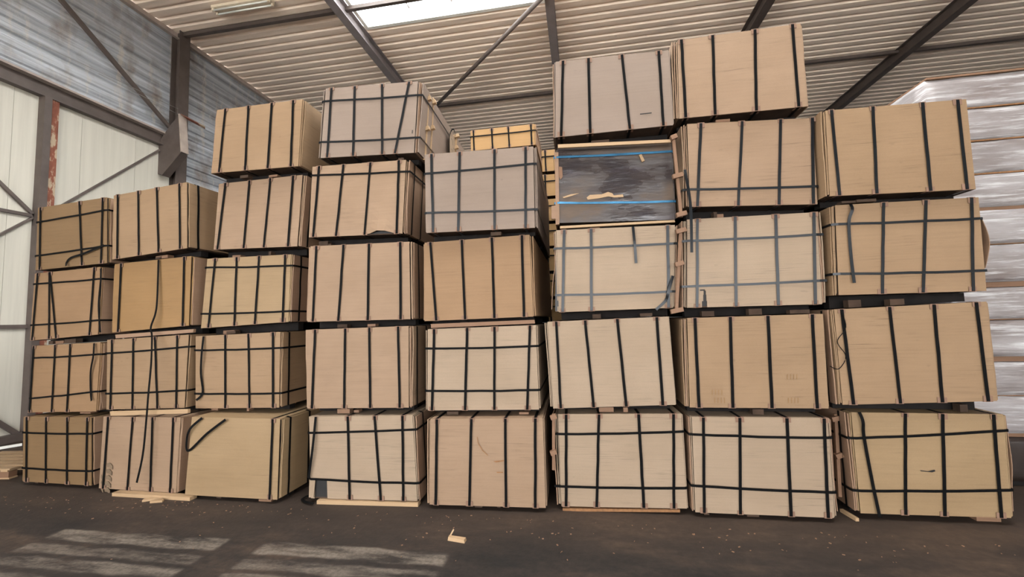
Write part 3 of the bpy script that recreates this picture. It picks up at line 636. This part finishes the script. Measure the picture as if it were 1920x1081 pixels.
board('B1', ((206,771),(352,767),(352,774.5),(207,779)), 'timber', 'top_board', .02, .035)
board('B2', ((216,627),(363,616.5),(362,623),(217,634)), 'edge', 'top_board', .02, .035)
board('E2', ((808,607),(1002,599),(1003,606),(808,614.5)), 'timber_red', 'top_board', .012, .035)
board('F1', ((1055,952.5),(1275,955),(1275,960),(1055,958)), 'stain', 'foot_board', .01, .09)
board('D1', ((580,898),(591,899),(588,932),(579,932)), 'ply_pale', 'torn_strip', .02, .006)
# right bent sheet and left dark slot of H3, torn strip of F3, dark slot G4/H4
def bent(code, pts, w, mat, name, off=-.02):
    P_ = spline([at(code, p, off) for p in pts], 5); g = [[p, p+Vector((0, .12, 0)), p+Vector((w, .5, 0))] for p in P_]
    return sheet(name, g, Vector((.006, 0, 0)), mat, ROOT[code])
bent('H3', ((1840,409),(1850,432),(1855,455),(1852,480),(1847,502)), .02, 'edge', 'bowed_side_board')
bent('H3', ((1567,392),(1556,420),(1554,470),(1559,520),(1566,548)), -.01, 'ply', 'bowed_side_board', -.05)
bent('F3', ((1042,470),(1040,500),(1036,530),(1034,580)), -.02, 'edge', 'bowed_side_board', -.01)
board('F3', ((1042,478),(1047,476),(1048.5,583),(1041,583)), 'black', 'slot_shade_strip', .003, .02)  # black strip standing in for the shade inside the slot
bent('A2', ((194,648),(190,690),(188,730),(192,765)), .01, 'edge', 'bowed_side_board', -.01)
bent('H1', ((1884,778),(1890,820),(1897,870),(1897,915),(1899,958)), .02, 'edge', 'bowed_side_board', -.012)
bent('G1', ((1556,786),(1560,850),(1564,910),(1570,958)), .02, 'edge', 'bowed_side_board', -.012)
bent('G3', ((1531,400),(1537,450),(1541,490),(1546,560)), .02, 'edge', 'bowed_side_board', -.012)
# timber spacers standing in the gaps between stacks
def spacer(code, p0, p1, Y, blocks, mat='timber_red', w=.03):
    r = ROOT[code]; mi = r.matrix_basis.inverted()
    a, b = mi @ on_y(*p0, Y), mi @ on_y(*p1, Y); bar('side_batten', a, b, w, .03, mat, r)
    for t, l in blocks:
        c = lerp(a, b, t); bar('batten_block', c+Vector((-l, -.02, -.01)), c+Vector((l, -.02, .012)), .045, .05, mat, r)
spacer('F4', (1262,256), (1277,407), -.06, ((.02,.03),(.5,.05),(.97,.05)))
spacer('F3', (1276,430), (1268,585), -.05, ((.02,.05),(.42,.04),(.98,.06)))
spacer('C2', (552,627), (552,757), .55, ((.05,.13),(.5,.1),(.93,.12)), 'timber')
spacer('F1', (1038,775), (1038,880), -.06, ((.05,.03),(.68,.03)))
spacer('H1', (1566,775), (1574,930), .2, ((.05,.05),(.5,.03)))
for p0, p1, Y in (((803,176),(796,300),.25), ((812,184),(806,290),.43), ((856,252),(852,300),1.35)): spacer('D5', p0, p1, Y, ((.1,.05),(.55,.05)), 'timber')
# paper tag with faint marks and a strap loop on the side of the slant-strapped pack
r5 = ROOT['D5']; q5 = [at('D5', p) for p in PK['D5']['c']]; xs = q5[1].x+.085; zb_ = q5[3].z+.12
boxes('side_tag', [(xs, xs+.004, 1.02, 1.30, zb_+.25, zb_+.62)], 'ply_pale', r5)
ribbon('loose_strap', spline([(xs+.006, .98, zb_), (xs+.008, .99, zb_+.5), (xs+.03, 1.15, zb_+.68), (xs+.008, 1.34, zb_+.55), (xs+.006, 1.36, zb_)]), (1, 0, 0), .02, 'strap', r5)
for k, (y, z, dy, dz) in enumerate(((1.08, .55, .01, .05), (1.10, .52, .05, .01), (1.16, .45, .01, .07), (1.20, .42, .05, .01), (1.08, .36, .04, .01), (1.14, .33, .01, .05), (1.2, .30, .04, .01))):
    boxes('tag_mark', [(xs+.004, xs+.0048, y, y+dy, zb_+z, zb_+z+dz)], 'black', r5)
tube('loose_wire', spline([at('H2', p, .035) for p in ((1576,580),(1586,613),(1570,640),(1586,667),(1573,691),(1556,686))]), .004, 'strap', ROOT['H2'], 5)
# ------------------------------------------------------------------ rear piles of low packs
def copy_tree(o, parent=None):
    c = o.copy(); COL.objects.link(c); c.parent = parent
    for ch in list(o.children): copy_tree(ch, c)
    return c
NTH = ['top', 'second from the top', 'third from the top', 'fourth from the top', 'fifth from the top', 'sixth from the top', 'seventh from the top', 'eighth from the top', 'ninth from the top', 'tenth from the top', 'eleventh from the top', 'twelfth from the top', 'lowest']
YR = 3.0
hp = empty('low_plywood_pack'); hq = ((-.61, .40), (.61, .40), (-.61, 0), (.61, 0))
make_pack(hp, hq, ((-.555, -.55), (-.2, -.19), (.12, .13), (.55, .555)), ((.27, .275),), 'ply_gold', (1, 2), sw=.03)
bearers(hp, hq, lambda u: -.048, chips=False)
first = True
lft, rgt = on_y(879, 246, YR), on_y(1004, 231, YR); t2 = on_y(1014, 283, YR)
piles = [((lft.x+rgt.x)/2, (lft.z+rgt.z)/2, 'the rear pile above the fifth stack'), (t2.x+.625, t2.z, 'the rear pile in the narrow gap')]
for px, ztop, where in piles:
    n = 12 if ztop > 5.2 else 11; pit = (ztop-.03)/n
    for k in range(n):
        o = hp if first else copy_tree(hp); first = False
        o.location = (px+random.uniform(-.015, .015), YR+random.uniform(-.02, .02), ztop-.40-k*pit)
        tag(o, 'low golden plywood pack, %s in %s' % (NTH[k], where), 'plywood pack', 'low golden packs piled behind the stacks')
    hgt = pit
    for o in [x for x in bpy.data.objects if x.name.startswith('low_plywood_pack')]: pass
# ------------------------------------------------------------------ shrink-wrapped bales
def bale(w, h, l, seed, mat='film'):
    r = empty('wrapped_bale'); rc = .018
    nx, ny, nz = 14, 10, 8
    vs, fs, idx = [], [], {}
    def V(p):
        k = tuple(round(c, 5) for c in p)
        if k in idx: return idx[k]
        x, y, z = p; n = noise.noise(Vector((x*2.5+seed, y*2.5, z*9)))*.010+noise.noise(Vector((x*7, y*7+seed, z*22)))*.005
        cx = 1 if abs(abs(x)-w/2) < 1e-6 else 0; cy = 1 if y < 1e-6 or y > l-1e-6 else 0; cz = 1 if z < 1e-6 or z > h-1e-6 else 0
        q = Vector(p)
        if cx: q.x += math.copysign(n-(rc*.5 if cy or cz else 0), x)
        if cy: q.y += (-1 if y < 1e-6 else 1)*(n-(rc*.5 if cx or cz else 0))
        if cz and z > 1e-6: q.z += -(rc*.4 if cx or cy else 0)-abs(n)*.4
        idx[k] = len(vs); vs.append(q); return idx[k]
    def face(f, a, b):
        for i in range(a):
            for j in range(b): fs.append((V(f(i/a, j/b)), V(f((i+1)/a, j/b)), V(f((i+1)/a, (j+1)/b)), V(f(i/a, (j+1)/b))))
    face(lambda u, v: (-w/2+u*w, 0, v*h), nx, nz); face(lambda u, v: (w/2-u*w, l, v*h), nx, nz)
    face(lambda u, v: (-w/2, l-u*l, v*h), ny, nz); face(lambda u, v: (w/2, u*l, v*h), ny, nz)
    face(lambda u, v: (-w/2+u*w, v*l, h), nx, ny); face(lambda u, v: (-w/2+u*w, l-v*l, 0), nx, ny)
    mesh('stretch_film', vs, fs, mat, r, True)
    return r
YW = 1.0
ztop = on_y(1735, 148, YW).z; xl = on_y(1735, 148, YW).x
lv = [on_y(1850, y, YW).z for y in (388, 530, 670, 815, 903)]
# (bottom, top) of every bale from the floor up; a bearer gap under each pair
tiers = [(.06, lv[3]-.03), (lv[3]+.02, (lv[3]+lv[2])/2), ((lv[3]+lv[2])/2+.008, lv[2]-.05), (lv[2]+.01, (lv[1]+lv[2])/2), ((lv[1]+lv[2])/2+.008, lv[1]-.05), (lv[1]+.01, (lv[0]+lv[1])/2), ((lv[0]+lv[1])/2+.008, lv[0]-.03)]
hh = (ztop-lv[0]-.01)/4
tiers += [(lv[0]+.012+k*hh, lv[0]+(k+1)*hh-.004) for k in range(4)]
prev = 0.
for i, (z0, z1) in enumerate(tiers):
    w = 1.30 if i > 2 else 1.05
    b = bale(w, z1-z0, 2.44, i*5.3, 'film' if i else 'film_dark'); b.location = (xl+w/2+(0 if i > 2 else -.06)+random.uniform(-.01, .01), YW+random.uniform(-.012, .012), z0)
    g = z0-prev
    if g > .02:
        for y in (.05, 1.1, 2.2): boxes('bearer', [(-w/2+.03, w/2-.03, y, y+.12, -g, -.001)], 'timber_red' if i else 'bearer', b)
    elif g > .004: boxes('divider_sheet', [(-w/2+.01, w/2-.01, .01, 2.4, -g, -.0005)], 'stain', b)
    if i == len(tiers)-1: boxes('top_sheet', [(-w/2-.005, w/2+.005, -.012, 2.45, z1-z0-.002, z1-z0+.02)], 'timber_red', b)
    k = len(tiers)-1-i
    tag(b, 'shrink-wrapped board bale under glossy clear film, %s in the wrapped pile' % NTH[k] if i else 'dark brown wrapped board bale at the foot of the wrapped pile', 'wrapped bale', 'film-wrapped bales'); prev = z1
# ------------------------------------------------------------------ things on the floor
p = on_z(30, 893)
pal = tag(empty('pallet', (p.x-.62, p.y+.25, 0), math.radians(8)), 'worn wooden pallet on the floor in front of the sliding gate', 'pallet')
for y in (-.38, -.0, .38):
    boxes('bottom_slat', [(-.6, .6, y-.05, y+.05, 0, .02)], 'timber', pal)
    for x in (-.52, 0, .52): boxes('pallet_block', [(x-.07, x+.07, y-.05, y+.05, .02, .10)], 'timber_red', pal)
for x in (-.52, 0, .52): boxes('stringer', [(x-.05, x+.05, -.43, .43, .10, .12)], 'timber', pal)
for k in range(6): boxes('deck_slat', [(-.6, .6, -.43+k*.152, -.43+k*.152+.10, .12, .14)], 'timber', pal)
a, b = on_z(-60, 852), on_z(41, 835)
tag(bar('white_strip', a+Vector((0, 0, .022)), b+Vector((0, 0, .022)), .05, .04, 'white', None, Vector((0, 0, 1))), 'white plastic strip lying on the floor along the gate', 'strip')
p = on_z(857, 1013)
ws = tag(empty('wood_scrap', p, math.radians(-8)), 'broken piece of pale wood lying alone on the dark floor', 'wood scrap')
mesh('scrap_board', [(-.085, -.02, 0), (.085, -.028, 0), (.08, .03, 0), (-.09, .025, 0), (-.08, -.016, .03), (.08, -.024, .026), (.075, .026, .026), (-.086, .02, .03)], HEX, 'timber', ws)
bar('splinter', (-.08, .02, .02), (-.055, .05, .07), .012, .01, 'timber', ws)
for p0, p1, w in (((268,939.5),(312,933),.05), ((283,942),(306,940),.04)):
    A, B = on_z(*p0), on_z(*p1); z = Vector((0, 0, .012))
    tag(bar('timber_offcut', A+z, B+z, w, .022, 'timber', None, Vector((0, 0, 1))), ('longer' if w > .045 else 'shorter')+' of two pale timber offcuts before the tyre-marked pack', 'wood scrap', 'timber offcuts before the tyre-marked pack')
for (p0, p1), t_ in ((((209, 930), (355, 939)), 'tyre-marked pack'), (((593, 945), (783, 950)), 'pack with the holed corner')):
    A, B = on_z(*p0), on_z(*p1); z = Vector((0, .05, .02))
    tag(bar('floor_plank', A+z, B+z, .09, .04, 'timber', None, Vector((0, 0, 1))), 'long pale plank on the floor along the foot of the '+t_, 'plank')
A, B = on_z(1608, 978), on_z(1578, 960)
tag(bar('timber_lath', A+Vector((0, 0, .02)), B+Vector((0, 0, .02)), .03, .03, 'timber', None, Vector((0, 0, 1))), 'thin pale lath sticking out between the two stacks near the wrapped bales', 'wood scrap')
pts = [on_z(*p, .02) for p in ((583, 929), (575, 930), (567, 935), (572, 940), (580, 942), (588, 944))]
tag(ribbon('strap_offcut', spline(pts), (0, -.3, 1), .03, 'strap', None), 'black strap offcut looped on the floor below the holed corner', 'strap')
vs, fs = [], []
for k in range(260):
    x = random.uniform(-7.2, 4.2); y = -.24-random.expovariate(1/.28)
    if y < -2.2: continue
    s = random.uniform(.003, .010); a = random.uniform(0, 6.3); c_, s_ = math.cos(a)*s, math.sin(a)*s; r = random.uniform(.25, .6)
    n = len(vs); h = random.uniform(.002, .007)
    q = [(x-c_-s_*r, y-s_+c_*r), (x-c_+s_*r, y-s_-c_*r), (x+c_+s_*r, y+s_-c_*r), (x+c_-s_*r, y+s_+c_*r)]
    vs += [(*p, .0005) for p in q]+[(*p, h) for p in q]; fs += [tuple(i+n for i in f) for f in HEX]
tag(mesh('wood_chips', vs, fs, 'timber_red'), 'tiny wood chips scattered over the dark floor before the stacks', 'wood chips', kind='stuff')
